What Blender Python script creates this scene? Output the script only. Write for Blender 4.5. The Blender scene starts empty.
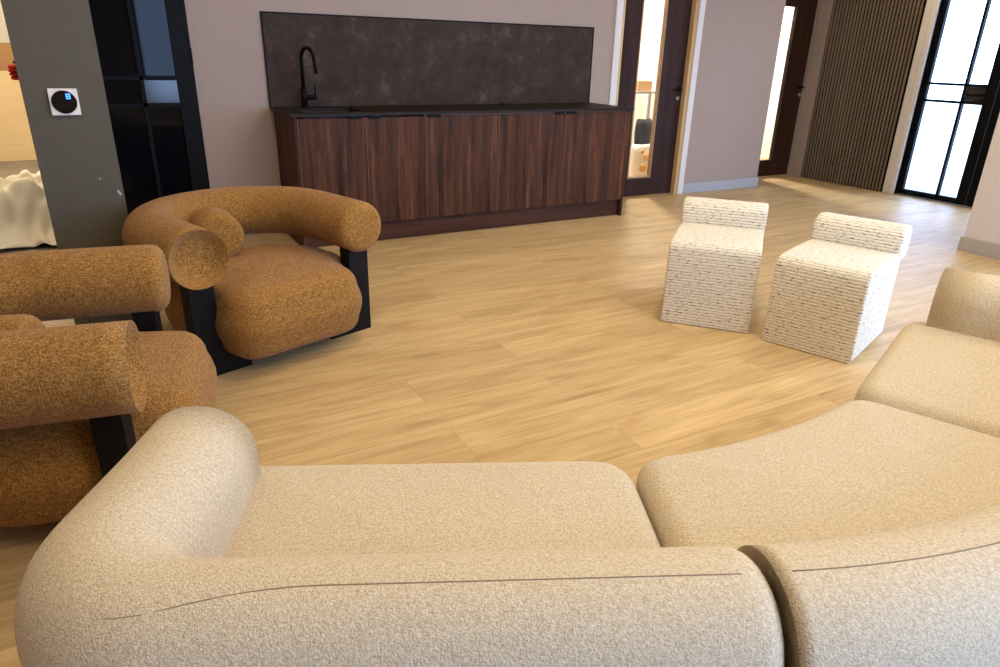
import bpy, bmesh, math, random
from mathutils import Vector, Matrix, noise
random.seed(7)
sc = bpy.context.scene
COL = sc.collection
pi = math.pi

# ------------------------------------------------------------------ camera
CAM = bpy.data.cameras.new('camera')
cam = bpy.data.objects.new('camera', CAM)
COL.objects.link(cam)
CAM.sensor_fit = 'HORIZONTAL'
CAM.sensor_width = 36.0
CAM.lens = 24.5377
CAM.clip_start = 0.05
_R = ((0.8733215, -0.16626698, 0.45789174),
      (-0.48657998, -0.34295711, 0.80350504),
      (0.02344087, -0.92451918, -0.380414))
cam.matrix_world = Matrix(((_R[0][0], -_R[0][1], -_R[0][2], 0.0),
                           (_R[1][0], -_R[1][1], -_R[1][2], 0.0),
                           (_R[2][0], -_R[2][1], -_R[2][2], 1.32),
                           (0, 0, 0, 1)))
sc.camera = cam

# ------------------------------------------------------------------ world, lamps, exposure
sc.view_settings.view_transform = 'Standard'
sc.view_settings.look = 'None'
sc.view_settings.exposure = 0.0
sc.view_settings.gamma = 1.0
sc.view_settings.use_curve_mapping = False
SKY = 9.6
wd = bpy.data.worlds.new('sky')
sc.world = wd
wd.use_nodes = True
bg = wd.node_tree.nodes['Background']
bg.inputs[0].default_value = (0.41, 0.60, 1.0, 1)
bg.inputs[1].default_value = SKY

def area(name, loc, rot, sx, sy, power, color=(1, 1, 1), portal=False, spread=None):
    L = bpy.data.lights.new(name, 'AREA')
    L.shape = 'RECTANGLE'
    L.size, L.size_y = sx, sy
    L.energy = power
    L.color = color
    if spread: L.spread = spread
    if portal: L.cycles.is_portal = True
    o = bpy.data.objects.new(name, L)
    o.location, o.rotation_euler = loc, rot
    COL.objects.link(o)
    return o
# daylight portals fill the openings the sky is seen through
area('entrance_portal', (7.52, 3.585, 1.05), (0, pi/2, 0), 2.1, 1.62, 1, portal=True)
area('side_portal', (5.77, .15, 1.2), (0, pi/2, 0), 2.2, 3.1, 1, portal=True)
area('window_portal', (3.04, -1.83, 1.21), (pi/2, 0, 0), 4.76, 2.2, 1, portal=True)
WARM = (1.0, 0.825, 0.51)
LAMP_W = 17

# ------------------------------------------------------------------ materials
def S(r, g, b):
    f = lambda c: (c/255/12.92) if c/255 <= .04045 else ((c/255+.055)/1.055)**2.4
    return (f(r), f(g), f(b), 1)
def newmat(name):
    m = bpy.data.materials.new(name)
    m.use_nodes = True
    nt = m.node_tree
    return m, nt, nt.nodes['Principled BSDF']
def N(nt, typ, **kw):
    n = nt.nodes.new(typ)
    for k, v in kw.items():
        if k.startswith('i_'):
            n.inputs[int(k[2:]) if k[2:].isdigit() else k[2:].replace('_', ' ')].default_value = v
        else: setattr(n, k, v)
    return n
def plain(name, col, rough=.5, metal=0.0, spec=.5, bump=0.0, bscale=200.0):
    m, nt, b = newmat(name)
    b.inputs['Base Color'].default_value = col
    b.inputs['Roughness'].default_value = rough
    b.inputs['Metallic'].default_value = metal
    b.inputs['Specular IOR Level'].default_value = spec
    tc = N(nt, 'ShaderNodeTexCoord')
    nz = N(nt, 'ShaderNodeTexNoise', i_Scale=bscale, i_Detail=2.0)
    nt.links.new(tc.outputs['Object'], nz.inputs['Vector'])
    mix = N(nt, 'ShaderNodeMix', data_type='RGBA', blend_type='MULTIPLY')
    mix.inputs[0].default_value = .10
    mix.inputs[6].default_value = col
    nt.links.new(nz.outputs['Color'], mix.inputs[7])
    nt.links.new(mix.outputs[2], b.inputs['Base Color'])
    if bump:
        bp = N(nt, 'ShaderNodeBump', i_Strength=bump, i_Distance=.002)
        nt.links.new(nz.outputs['Fac'], bp.inputs['Height'])
        nt.links.new(bp.outputs['Normal'], b.inputs['Normal'])
    return m
def ramp(nt, stops):
    r = nt.nodes.new('ShaderNodeValToRGB')
    e = r.color_ramp.elements
    while len(e) < len(stops): e.new(.5)
    for el, (p, c) in zip(e, stops):
        el.position, el.color = p, c
    return r
def wood(name, stops, along='Z', stretch=18.0, scale=2.2, rough=.42, seedv=0.0, bump=.12, spec=.4):
    """streaky wood grain running along one object axis"""
    m, nt, b = newmat(name)
    tc = N(nt, 'ShaderNodeTexCoord')
    mp = N(nt, 'ShaderNodeMapping')
    s = [stretch]*3
    s['XYZ'.index(along)] = 1.0
    mp.inputs['Scale'].default_value = s
    mp.inputs['Location'].default_value = (seedv, seedv*.7, seedv*1.3)
    nt.links.new(tc.outputs['Object'], mp.inputs['Vector'])
    n1 = N(nt, 'ShaderNodeTexNoise', i_Scale=scale*.30, i_Detail=8.0, i_Roughness=.66, i_Distortion=.35)
    n2 = N(nt, 'ShaderNodeTexNoise', i_Scale=scale*4, i_Detail=4.0, i_Roughness=.6)
    nt.links.new(mp.outputs[0], n1.inputs['Vector'])
    nt.links.new(mp.outputs[0], n2.inputs['Vector'])
    mx = N(nt, 'ShaderNodeMath', operation='MULTIPLY_ADD')
    mx.inputs[1].default_value = .3
    nt.links.new(n2.outputs['Fac'], mx.inputs[0])
    sb = N(nt, 'ShaderNodeMath', operation='MULTIPLY')
    sb.inputs[1].default_value = .75
    nt.links.new(n1.outputs['Fac'], sb.inputs[0])
    nt.links.new(sb.outputs[0], mx.inputs[2])
    r = ramp(nt, stops)
    nt.links.new(mx.outputs[0], r.inputs[0])
    nt.links.new(r.outputs[0], b.inputs['Base Color'])
    b.inputs['Roughness'].default_value = rough
    b.inputs['Specular IOR Level'].default_value = spec
    bp = N(nt, 'ShaderNodeBump', i_Strength=bump, i_Distance=.001)
    nt.links.new(mx.outputs[0], bp.inputs['Height'])
    nt.links.new(bp.outputs['Normal'], b.inputs['Normal'])
    return m

def floor_mat():
    m, nt, b = newmat('oak plank floor')
    tc = N(nt, 'ShaderNodeTexCoord')
    br = N(nt, 'ShaderNodeTexBrick', offset=.37, i_Scale=1.0)
    br.inputs['Color1'].default_value = (0, 0, 0, 1)
    br.inputs['Color2'].default_value = (1, 1, 1, 1)
    br.inputs['Mortar'].default_value = (.5, .5, .5, 1)
    br.inputs['Mortar Size'].default_value = .0012
    br.inputs['Mortar Smooth'].default_value = .4
    br.inputs['Brick Width'].default_value = 1.52
    br.inputs['Row Height'].default_value = .228
    nt.links.new(tc.outputs['Object'], br.inputs['Vector'])
    # each plank shifts the grain by its own random amount
    off = N(nt, 'ShaderNodeVectorMath', operation='MULTIPLY_ADD')
    off.inputs[1].default_value = (7.3, 11.7, 5.1)
    nt.links.new(br.outputs['Color'], off.inputs[0])
    nt.links.new(tc.outputs['Object'], off.inputs[2])
    mp = N(nt, 'ShaderNodeMapping')
    mp.inputs['Scale'].default_value = (1.0, 11.0, 1.0)
    nt.links.new(off.outputs[0], mp.inputs['Vector'])
    n1 = N(nt, 'ShaderNodeTexNoise', i_Scale=1.5, i_Detail=8.0, i_Roughness=.6, i_Distortion=.9)
    nt.links.new(mp.outputs[0], n1.inputs['Vector'])
    mp2 = N(nt, 'ShaderNodeMapping')
    mp2.inputs['Scale'].default_value = (2.0, 60.0, 1.0)
    nt.links.new(off.outputs[0], mp2.inputs['Vector'])
    n2 = N(nt, 'ShaderNodeTexNoise', i_Scale=1.6, i_Detail=4.0)
    nt.links.new(mp2.outputs[0], n2.inputs['Vector'])
    mp3 = N(nt, 'ShaderNodeMapping')
    mp3.inputs['Scale'].default_value = (1.6, 4.5, 1.0)
    nt.links.new(off.outputs[0], mp3.inputs['Vector'])
    n3 = N(nt, 'ShaderNodeTexNoise', i_Scale=1.7, i_Detail=3.0, i_Roughness=.5)
    nt.links.new(mp3.outputs[0], n3.inputs['Vector'])
    r = ramp(nt, [(.22, S(172, 142, 100)), (.45, S(197, 168, 120)), (.62, S(209, 181, 134)), (.85, S(218, 193, 149))])
    nt.links.new(n1.outputs['Fac'], r.inputs[0])
    mx = N(nt, 'ShaderNodeMix', data_type='RGBA', blend_type='MULTIPLY')
    mx.inputs[0].default_value = 1.0
    r2 = ramp(nt, [(.3, (.84, .80, .75, 1)), (.6, (1, 1, 1, 1))])
    nt.links.new(n2.outputs['Fac'], r2.inputs[0])
    nt.links.new(r.outputs[0], mx.inputs[6])
    nt.links.new(r2.outputs[0], mx.inputs[7])
    # plank to plank tone + dark knots
    r3 = ramp(nt, [(.27, (.78, .71, .63, 1)), (.40, (.97, .95, .93, 1)), (.7, (1.04, 1.04, 1.04, 1))])
    nt.links.new(n3.outputs['Fac'], r3.inputs[0])
    mx2 = N(nt, 'ShaderNodeMix', data_type='RGBA', blend_type='MULTIPLY')
    mx2.inputs[0].default_value = .8
    nt.links.new(mx.outputs[2], mx2.inputs[6])
    nt.links.new(r3.outputs[0], mx2.inputs[7])
    r4 = ramp(nt, [(0, (.90, .88, .86, 1)), (1, (1.05, 1.05, 1.05, 1))])
    nt.links.new(br.outputs['Color'], r4.inputs[0])
    mx3 = N(nt, 'ShaderNodeMix', data_type='RGBA', blend_type='MULTIPLY')
    mx3.inputs[0].default_value = 1.0
    nt.links.new(mx2.outputs[2], mx3.inputs[6])
    nt.links.new(r4.outputs[0], mx3.inputs[7])
    mx4 = N(nt, 'ShaderNodeMix', data_type='RGBA', blend_type='MIX')
    mx4.inputs[7].default_value = S(120, 92, 60)
    sc_ = N(nt, 'ShaderNodeMath', operation='MULTIPLY')
    sc_.inputs[1].default_value = .55
    nt.links.new(br.outputs['Fac'], sc_.inputs[0])
    nt.links.new(sc_.outputs[0], mx4.inputs[0])
    nt.links.new(mx3.outputs[2], mx4.inputs[6])
    nt.links.new(mx4.outputs[2], b.inputs['Base Color'])
    b.inputs['Roughness'].default_value = .48
    b.inputs['Specular IOR Level'].default_value = .36
    bp = N(nt, 'ShaderNodeBump', i_Strength=.15, i_Distance=.001)
    nt.links.new(n2.outputs['Fac'], bp.inputs['Height'])
    nt.links.new(bp.outputs['Normal'], b.inputs['Normal'])
    return m

def boucle(name, dark, mid, light, scale=190.0, bump=.6, weave=0.0):
    """nubbly upholstery cloth"""
    m, nt, b = newmat(name)
    tc = N(nt, 'ShaderNodeTexCoord')
    vo = N(nt, 'ShaderNodeTexVoronoi', feature='F1', i_Scale=scale)
    nz = N(nt, 'ShaderNodeTexNoise', i_Scale=scale*.55, i_Detail=4.0, i_Roughness=.7)
    nt.links.new(tc.outputs['Object'], vo.inputs['Vector'])
    nt.links.new(tc.outputs['Object'], nz.inputs['Vector'])
    r = ramp(nt, [(.30, dark), (.5, mid), (.72, light)])
    if weave:
        ws = []
        for k in (0, 1, 2):
            mp = N(nt, 'ShaderNodeMapping')
            s = [300.0]*3
            s[k] = 48.0
            mp.inputs['Scale'].default_value = s
            n_ = N(nt, 'ShaderNodeTexNoise', i_Scale=1.0, i_Detail=2.0)
            nt.links.new(tc.outputs['Object'], mp.inputs['Vector'])
            nt.links.new(mp.outputs[0], n_.inputs['Vector'])
            ws.append(n_)
        mx = N(nt, 'ShaderNodeMath', operation='MAXIMUM')
        nt.links.new(ws[0].outputs['Fac'], mx.inputs[0])
        nt.links.new(ws[1].outputs['Fac'], mx.inputs[1])
        mx1 = N(nt, 'ShaderNodeMath', operation='MAXIMUM')
        nt.links.new(mx.outputs[0], mx1.inputs[0])
        nt.links.new(ws[2].outputs['Fac'], mx1.inputs[1])
        ad = N(nt, 'ShaderNodeMix', data_type='FLOAT')
        ad.inputs[0].default_value = weave
        nt.links.new(nz.outputs['Fac'], ad.inputs[2])
        nt.links.new(mx1.outputs[0], ad.inputs[3])
        h = ad.outputs[0]
    else:
        h = nz.outputs['Fac']
    nt.links.new(h, r.inputs[0])
    nt.links.new(r.outputs[0], b.inputs['Base Color'])
    b.inputs['Roughness'].default_value = .95
    b.inputs['Specular IOR Level'].default_value = .12
    b.inputs['Sheen Weight'].default_value = .10
    b.inputs['Sheen Roughness'].default_value = .5
    ad2 = N(nt, 'ShaderNodeMath', operation='SUBTRACT')
    nt.links.new(h, ad2.inputs[0])
    nt.links.new(vo.outputs['Distance'], ad2.inputs[1])
    bp = N(nt, 'ShaderNodeBump', i_Strength=bump, i_Distance=.004)
    nt.links.new(ad2.outputs[0], bp.inputs['Height'])
    nt.links.new(bp.outputs['Normal'], b.inputs['Normal'])
    return m

def pouf_mat():
    """ribbed cream cloth: cords along U, dark flecks caught between them; UV in metres"""
    m, nt, b = newmat('ribbed cream cloth')
    uv = N(nt, 'ShaderNodeUVMap')
    sp = N(nt, 'ShaderNodeSeparateXYZ')
    nt.links.new(uv.outputs[0], sp.inputs[0])
    k = N(nt, 'ShaderNodeMath', operation='MULTIPLY')
    k.inputs[1].default_value = 2*pi/.0160
    nt.links.new(sp.outputs['Y'], k.inputs[0])
    sn = N(nt, 'ShaderNodeMath', operation='SINE')
    nt.links.new(k.outputs[0], sn.inputs[0])
    mp = N(nt, 'ShaderNodeMapping')
    mp.inputs['Scale'].default_value = (44.0, 105.0, 1.0)
    nt.links.new(uv.outputs[0], mp.inputs['Vector'])
    nz = N(nt, 'ShaderNodeTexNoise', i_Scale=1.0, i_Detail=2.5, i_Roughness=.6)
    nt.links.new(mp.outputs[0], nz.inputs['Vector'])
    fl = ramp(nt, [(.57, (0, 0, 0, 1)), (.605, (1, 1, 1, 1))])
    nt.links.new(nz.outputs['Fac'], fl.inputs[0])
    gr = ramp(nt, [(.03, (1, 1, 1, 1)), (.20, (0, 0, 0, 1))])
    ms = N(nt, 'ShaderNodeMath', operation='MULTIPLY_ADD')
    ms.inputs[1].default_value = .5
    ms.inputs[2].default_value = .5
    nt.links.new(sn.outputs[0], ms.inputs[0])
    nt.links.new(ms.outputs[0], gr.inputs[0])
    # cord colour
    n2 = N(nt, 'ShaderNodeTexNoise', i_Scale=260.0, i_Detail=3.0)
    nt.links.new(uv.outputs[0], n2.inputs['Vector'])
    cr = ramp(nt, [(.3, S(214, 203, 180)), (.65, S(234, 225, 204))])
    nt.links.new(n2.outputs['Fac'], cr.inputs[0])
    m1 = N(nt, 'ShaderNodeMix', data_type='RGBA')
    m1.inputs[7].default_value = S(140, 106, 62)
    f1 = N(nt, 'ShaderNodeMath', operation='MULTIPLY')
    f1.inputs[1].default_value = .58
    nt.links.new(gr.outputs[0], f1.inputs[0])
    nt.links.new(f1.outputs[0], m1.inputs[0])
    nt.links.new(cr.outputs[0], m1.inputs[6])
    m2 = N(nt, 'ShaderNodeMix', data_type='RGBA')
    m2.inputs[7].default_value = S(62, 36, 18)
    f2 = N(nt, 'ShaderNodeMath', operation='MULTIPLY')
    f3 = N(nt, 'ShaderNodeMath', operation='MULTIPLY_ADD')
    f3.inputs[1].default_value = .60
    f3.inputs[2].default_value = .40
    nt.links.new(gr.outputs[0], f3.inputs[0])
    nt.links.new(fl.outputs[0], f2.inputs[0])
    nt.links.new(f3.outputs[0], f2.inputs[1])
    nt.links.new(f2.outputs[0], m2.inputs[0])
    nt.links.new(m1.outputs[2], m2.inputs[6])
    nt.links.new(m2.outputs[2], b.inputs['Base Color'])
    b.inputs['Roughness'].default_value = .95
    b.inputs['Specular IOR Level'].default_value = .1
    b.inputs['Sheen Weight'].default_value = .2
    h = N(nt, 'ShaderNodeMath', operation='MULTIPLY_ADD')
    h.inputs[1].default_value = .5
    nt.links.new(n2.outputs['Fac'], h.inputs[0])
    nt.links.new(ms.outputs[0], h.inputs[2])
    bp = N(nt, 'ShaderNodeBump', i_Strength=.45, i_Distance=.003)
    nt.links.new(h.outputs[0], bp.inputs['Height'])
    nt.links.new(bp.outputs['Normal'], b.inputs['Normal'])
    return m

def stone_mat(name, stops, rough=.38, spec=.5):
    m, nt, b = newmat(name)
    tc = N(nt, 'ShaderNodeTexCoord')
    n1 = N(nt, 'ShaderNodeTexNoise', i_Scale=5.0, i_Detail=12.0, i_Roughness=.78, i_Distortion=.12)
    nt.links.new(tc.outputs['Object'], n1.inputs['Vector'])
    r = ramp(nt, stops)
    nt.links.new(n1.outputs['Fac'], r.inputs[0])
    nt.links.new(r.outputs[0], b.inputs['Base Color'])
    b.inputs['Roughness'].default_value = rough
    b.inputs['Specular IOR Level'].default_value = spec
    return m

def glass_mat(name, tint=(1, 1, 1, 1), refl=.08):
    m = bpy.data.materials.new(name)
    m.use_nodes = True
    nt = m.node_tree
    nt.nodes.remove(nt.nodes['Principled BSDF'])
    t = N(nt, 'ShaderNodeBsdfTransparent')
    t.inputs[0].default_value = tint
    g = N(nt, 'ShaderNodeBsdfGlossy')
    g.inputs['Roughness'].default_value = .02
    fr = N(nt, 'ShaderNodeFresnel', i_IOR=1.45)
    geo = N(nt, 'ShaderNodeNewGeometry')          # leaving the pane: same reflectance as entering it
    io = N(nt, 'ShaderNodeMix', data_type='FLOAT')
    io.inputs[2].default_value, io.inputs[3].default_value = 1.45, 1/1.45
    nt.links.new(geo.outputs['Backfacing'], io.inputs[0])
    nt.links.new(io.outputs[0], fr.inputs['IOR'])
    mx = N(nt, 'ShaderNodeMixShader')
    nt.links.new(fr.outputs[0], mx.inputs[0])
    nt.links.new(t.outputs[0], mx.inputs[1])
    nt.links.new(g.outputs[0], mx.inputs[2])
    nt.links.new(mx.outputs[0], nt.nodes['Material Output'].inputs[0])
    return m

def pillar_mat():
    m, nt, b = newmat('dark olive grey paint')
    tc = N(nt, 'ShaderNodeTexCoord')
    nz = N(nt, 'ShaderNodeTexNoise', i_Scale=60.0, i_Detail=3.0)
    nt.links.new(tc.outputs['Object'], nz.inputs['Vector'])
    r = ramp(nt, [(.3, S(79, 71, 55)), (.7, S(84, 76, 59))])
    nt.links.new(nz.outputs['Fac'], r.inputs[0])
    prev = r.outputs[0]
    # chips of white undercoat near the edge
    for (x, z, rad) in ((-.059, .758, .004), (.009, .692, .010), (.017, .684, .008), (-.053, .755, .003)):
        sub = N(nt, 'ShaderNodeVectorMath', operation='DISTANCE')
        sub.inputs[1].default_value = (x, 3.58, z)
        ns = N(nt, 'ShaderNodeTexNoise', i_Scale=90.0)
        nt.links.new(tc.outputs['Object'], ns.inputs['Vector'])
        nt.links.new(tc.outputs['Object'], sub.inputs[0])
        ad = N(nt, 'ShaderNodeMath', operation='MULTIPLY_ADD')
        ad.inputs[1].default_value = .03
        nt.links.new(ns.outputs['Fac'], ad.inputs[0])
        nt.links.new(sub.outputs['Value'], ad.inputs[2])
        lt = N(nt, 'ShaderNodeMath', operation='LESS_THAN')
        lt.inputs[1].default_value = rad + .012
        nt.links.new(ad.outputs[0], lt.inputs[0])
        mx = N(nt, 'ShaderNodeMix', data_type='RGBA')
        mx.inputs[7].default_value = S(176, 170, 160)
        nt.links.new(lt.outputs[0], mx.inputs[0])
        nt.links.new(prev, mx.inputs[6])
        prev = mx.outputs[2]
    nt.links.new(prev, b.inputs['Base Color'])
    b.inputs['Roughness'].default_value = .6
    return m

M = {}
M['floor'] = floor_mat()
M['wall'] = plain('warm greige wall paint', S(172, 153, 141), .85, spec=.2, bump=.05, bscale=300)
M['wall_white'] = plain('white wall paint', S(232, 228, 220), .85, spec=.2)
M['ceiling'] = plain('white ceiling paint', S(236, 232, 224), .9, spec=.1)
M['pier'] = plain('pale stone wall paint', S(206, 192, 178), .85, spec=.2, bump=.05, bscale=300)
M['skirting'] = plain('grey skirting paint', S(172, 172, 174), .5)
M['skirting_tan'] = plain('taupe skirting paint', S(168, 156, 140), .5)
M['white_trim'] = plain('white trim paint', S(226, 221, 214), .45)
M['pillar'] = pillar_mat()
M['black'] = plain('black steel', S(15, 15, 17), .5, spec=.10)
M['black_wood'] = plain('black stained wood', S(16, 14, 13), .55, spec=.15, bscale=60)
M['black_glass'] = plain('dark mirrored glass', S(10, 12, 17), .03, spec=.14, bscale=4)
M['black_panel'] = plain('black lock panel', S(15, 16, 20), .12, spec=.6, bscale=20)
M['glass'] = glass_mat('clear glass')
M['walnut'] = wood('dark walnut veneer', [(.34, S(26, 15, 9)), (.44, S(56, 34, 22)), (.53, S(76, 47, 31)), (.66, S(112, 71, 46))], 'Z', 22, 2.4, .5, spec=.10)
M['walnut_h'] = wood('dark walnut plinth', [(.25, S(36, 22, 16)), (.45, S(60, 37, 27)), (.62, S(80, 50, 36)), (.8, S(100, 64, 46))], 'X', 16, 2.0, .5, spec=.12)
M['edge'] = plain('lighter walnut edge band', S(128, 78, 50), .5)
M['wenge'] = wood('dark brown door veneer', [(.25, S(28, 16, 11)), (.5, S(50, 29, 21)), (.75, S(70, 43, 31))], 'Z', 14, 2.6, .55, 3.0, spec=.18)
M['groove'] = plain('dark groove', S(24, 14, 12), .7)
M['pine'] = wood('bare pine lining', [(.3, S(188, 150, 98)), (.7, S(222, 188, 136))], 'Z', 10, 3.0, .6)
M['bead'] = plain('oak glazing bead', S(150, 118, 82), .5)
M['worktop'] = stone_mat('dark brown worktop laminate', [(.3, S(30, 23, 17)), (.7, S(46, 36, 28))], .5, .14)
M['splash'] = stone_mat('brown oxidised stone panel', [(.32, S(42, 32, 26)), (.46, S(58, 45, 37)), (.55, S(66, 52, 43)), (.70, S(102, 82, 66))], .6, .12)
M['sink'] = plain('black composite sink', S(20, 19, 20), .5)
M['sofa'] = boucle('cream boucle', S(172, 154, 126), S(199, 181, 152), S(219, 204, 178), 330, .42)
M['stitch'] = plain('seam stitching', S(140, 122, 98), .9, spec=.1)
M['ochre'] = boucle('ochre chenille', S(62, 39, 13), S(120, 80, 32), S(194, 146, 80), 260, .5, .8)
M['pouf'] = pouf_mat()
M['slat'] = wood('grey brown slat veneer', [(.3, S(98, 85, 72)), (.7, S(132, 116, 99))], 'Z', 12, 3.0, .6)
M['slat_back'] = plain('black felt backing', S(20, 18, 17), .95, spec=.05)
M['board'] = wood('pale plywood', [(.3, S(196, 170, 126)), (.7, S(216, 194, 154))], 'X', 8, 1.2, .6)
M['board_tan'] = wood('tan hardboard', [(.3, S(146, 110, 66)), (.7, S(166, 130, 84))], 'X', 8, 1.2, .6)
M['sheet'] = plain('creamy dust sheet', S(230, 220, 196), .8, spec=.2)
M['screed'] = stone_mat('grey screed', [(.3, S(112, 100, 86)), (.7, S(136, 124, 108))], .8)
M['card'] = plain('cardboard', S(196, 160, 112), .8)
M['dark_fabric'] = plain('black bag cloth', S(30, 30, 33), .7, bscale=50)
M['blue_plastic'] = plain('blue plastic', S(48, 60, 168), .4)
M['sack'] = plain('white printed sack', S(244, 240, 232), .6)
M['orange_print'] = plain('orange print', S(236, 186, 104), .6)
M['steel'] = plain('brushed steel', S(170, 170, 172), .3, metal=1.0)
M['grey_shelf'] = plain('grey shelf laminate', S(160, 160, 158), .5)
M['paving'] = stone_mat('pale paving', [(.3, S(190, 192, 194)), (.7, S(226, 228, 230))], .8)
M['thermo'] = plain('white thermostat plastic', S(235, 226, 216), .4)
M['lens'] = plain('black gloss display', S(6, 7, 10), .06, spec=.6, bscale=3)
M['red_glove'] = plain('red knitted glove', S(190, 44, 26), .8, spec=.2)
M['black_rubber'] = plain('black rubber', S(26, 24, 24), .6)
M['skin'] = plain('skin', S(206, 160, 130), .5)
M['shirt'] = plain('pale work shirt', S(206, 190, 172), .85)
M['trousers'] = plain('dark work trousers', S(52, 54, 62), .85)
M['hair'] = plain('dark brown hair', S(48, 34, 26), .6)
def emis(name, col, s):
    m, nt, b = newmat(name)
    b.inputs['Base Color'].default_value = col
    b.inputs['Emission Color'].default_value = col
    b.inputs['Emission Strength'].default_value = s
    return m
M['display'] = emis('blue emissive window glint', S(90, 170, 255), 1.4)  # emission stands in for a window reflecting in the gloss display
M['lamp'] = emis('lit lamp diffuser', (1, .75, .45, 1), 5.0)

# ------------------------------------------------------------------ mesh helpers
def link(name, me, mat, parent=None, smooth=True):
    o = bpy.data.objects.new(name, me)
    COL.objects.link(o)
    for mt in (mat if isinstance(mat, (list, tuple)) else [mat]):
        me.materials.append(mt)
    if parent: o.parent = parent
    if smooth:
        for p in me.polygons: p.use_smooth = True
    return o
def from_bm(name, bm, mat, parent=None, smooth=False, bev=0.0, seg=2):
    bmesh.ops.recalc_face_normals(bm, faces=bm.faces)
    me = bpy.data.meshes.new(name)
    bm.to_mesh(me); bm.free()
    o = link(name, me, mat, parent, smooth)
    if bev:
        md = o.modifiers.new('bevel', 'BEVEL')
        md.width, md.segments, md.limit_method = bev, seg, 'ANGLE'
        md.angle_limit = math.radians(40)
    return o
def bx(bm, x0, x1, y0, y1, z0, z1, mi=0):
    v = [bm.verts.new(p) for p in ((x0,y0,z0),(x1,y0,z0),(x1,y1,z0),(x0,y1,z0),(x0,y0,z1),(x1,y0,z1),(x1,y1,z1),(x0,y1,z1))]
    for f in ((0,3,2,1),(4,5,6,7),(0,1,5,4),(1,2,6,5),(2,3,7,6),(3,0,4,7)):
        bm.faces.new([v[i] for i in f]).material_index = mi
def boxes(name, lst, mat, parent=None, bev=0.0):
    bm = bmesh.new()
    for b in lst: bx(bm, *b)
    return from_bm(name, bm, mat, parent, False, bev)
def struct(o):
    o['kind'] = 'structure'; return o
def empty(name, loc=(0,0,0), rz=0.0):
    o = bpy.data.objects.new(name, None)
    o.empty_display_size = .1
    COL.objects.link(o)
    o.location = loc
    o.rotation_euler = (0, 0, rz)
    return o
def tag(o, label, cat, group=None):
    o['label'] = label; o['category'] = cat
    if group: o['group'] = group
    return o
def ring_mesh(rings, close_u=True, cap0=None, cap1=None):
    """rings: list of equal length point lists -> skinned mesh data"""
    n = len(rings[0]); vs = []; fs = []
    for r in rings: vs += [tuple(p) for p in r]
    for i in range(len(rings)-1):
        for j in range(n if close_u else n-1):
            k = (j+1) % n
            fs.append((i*n+j, i*n+k, (i+1)*n+k, (i+1)*n+j))
    if cap0 is not None:
        c = len(vs); vs.append(tuple(cap0))
        for j in range(n): fs.append((c, (j+1) % n, j))
    if cap1 is not None:
        c = len(vs); vs.append(tuple(cap1)); b = (len(rings)-1)*n
        for j in range(n): fs.append((c, b+j, b+(j+1) % n))
    return vs, fs
def mesh_obj(name, vs, fs, mat, parent=None, smooth=True):
    bm = bmesh.new()
    bv = [bm.verts.new(v) for v in vs]
    for f in fs:
        try: bm.faces.new([bv[i] for i in f])
        except ValueError: pass
    return from_bm(name, bm, mat, parent, smooth)
def round_poly(pts, rad, seg=6):
    """plan polygon (ccw) with its corners rounded; rad one number or one per corner"""
    out = []; n = len(pts)
    for i in range(n):
        p0, p, p1 = Vector(pts[i-1]), Vector(pts[i]), Vector(pts[(i+1) % n])
        r = rad[i] if isinstance(rad, (list, tuple)) else rad
        a, b = (p0-p).normalized(), (p1-p).normalized()
        ang = a.angle(b)
        if r <= 1e-5 or ang > pi-.05:
            out.append(p); continue
        d = min(r/math.tan(ang/2), (p0-p).length*.49, (p1-p).length*.49)
        rr = d*math.tan(ang/2)
        c = p+(a+b).normalized()*(rr/math.sin(ang/2))
        s0, s1 = p+a*d-c, p+b*d-c
        tot = s0.angle(s1)
        for k in range(seg+1):
            t = k/seg
            v = (s0*math.sin((1-t)*tot)+s1*math.sin(t*tot))/math.sin(tot)
            out.append(c+v)
    return out
def resample(poly, step):
    out = []; n = len(poly)
    for i in range(n):
        a, b = poly[i], poly[(i+1) % n]
        L = (b-a).length
        k = max(1, int(round(L/step)))
        for j in range(k): out.append(a+(b-a)*(j/k))
    return out
def relax(poly, n):
    for _ in range(n):
        poly = [(poly[i-1]+poly[i]*2+poly[(i+1) % len(poly)])/4 for i in range(len(poly))]
    return poly
def inset(poly, d):
    n = len(poly); out = []
    for i in range(n):
        a, p, b = poly[i-1], poly[i], poly[(i+1) % n]
        e = (b-a)
        if e.length < 1e-9: out.append(p.copy()); continue
        e.normalize()
        out.append(p+Vector((-e.y, e.x))*d)
    return out
def puffy(name, poly, z0, z1, rb, rt, crown, mat, parent=None, xf=None, side_bulge=0.0):
    """upholstered block: plan outline, rounded bottom (rb) and top (rt) edge, crowned top"""
    rings = []
    def ring(d, z): rings.append([(p.x, p.y, z) for p in inset(poly, d)])
    K = 6
    for k in range(K+1):
        a = k/K*pi/2
        ring(rb*(1-math.sin(a)), z0+rb*(1-math.cos(a)))
    for k in range(1, 5):
        t = k/5
        ring(-side_bulge*math.sin(pi*t), z0+rb+(z1-rt-z0-rb)*t)
    for k in range(K+1):
        a = k/K*pi/2
        ring(rt*(1-math.cos(a)), z1-rt+rt*math.sin(a))
    top = inset(poly, rt)
    c = sum(top, Vector((0, 0)))/len(top)
    for k in range(1, 9):
        s = 1-k/9
        rings.append([(c.x+(p.x-c.x)*s, c.y+(p.y-c.y)*s, z1+crown*(1-s*s)) for p in top])
    bot = inset(poly, rb)
    vs, fs = ring_mesh(rings, True, (c.x, c.y, z0), (c.x, c.y, z1+crown))
    if xf: vs = [xf(v) for v in vs]
    return mesh_obj(name, vs, fs, mat, parent)
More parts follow.
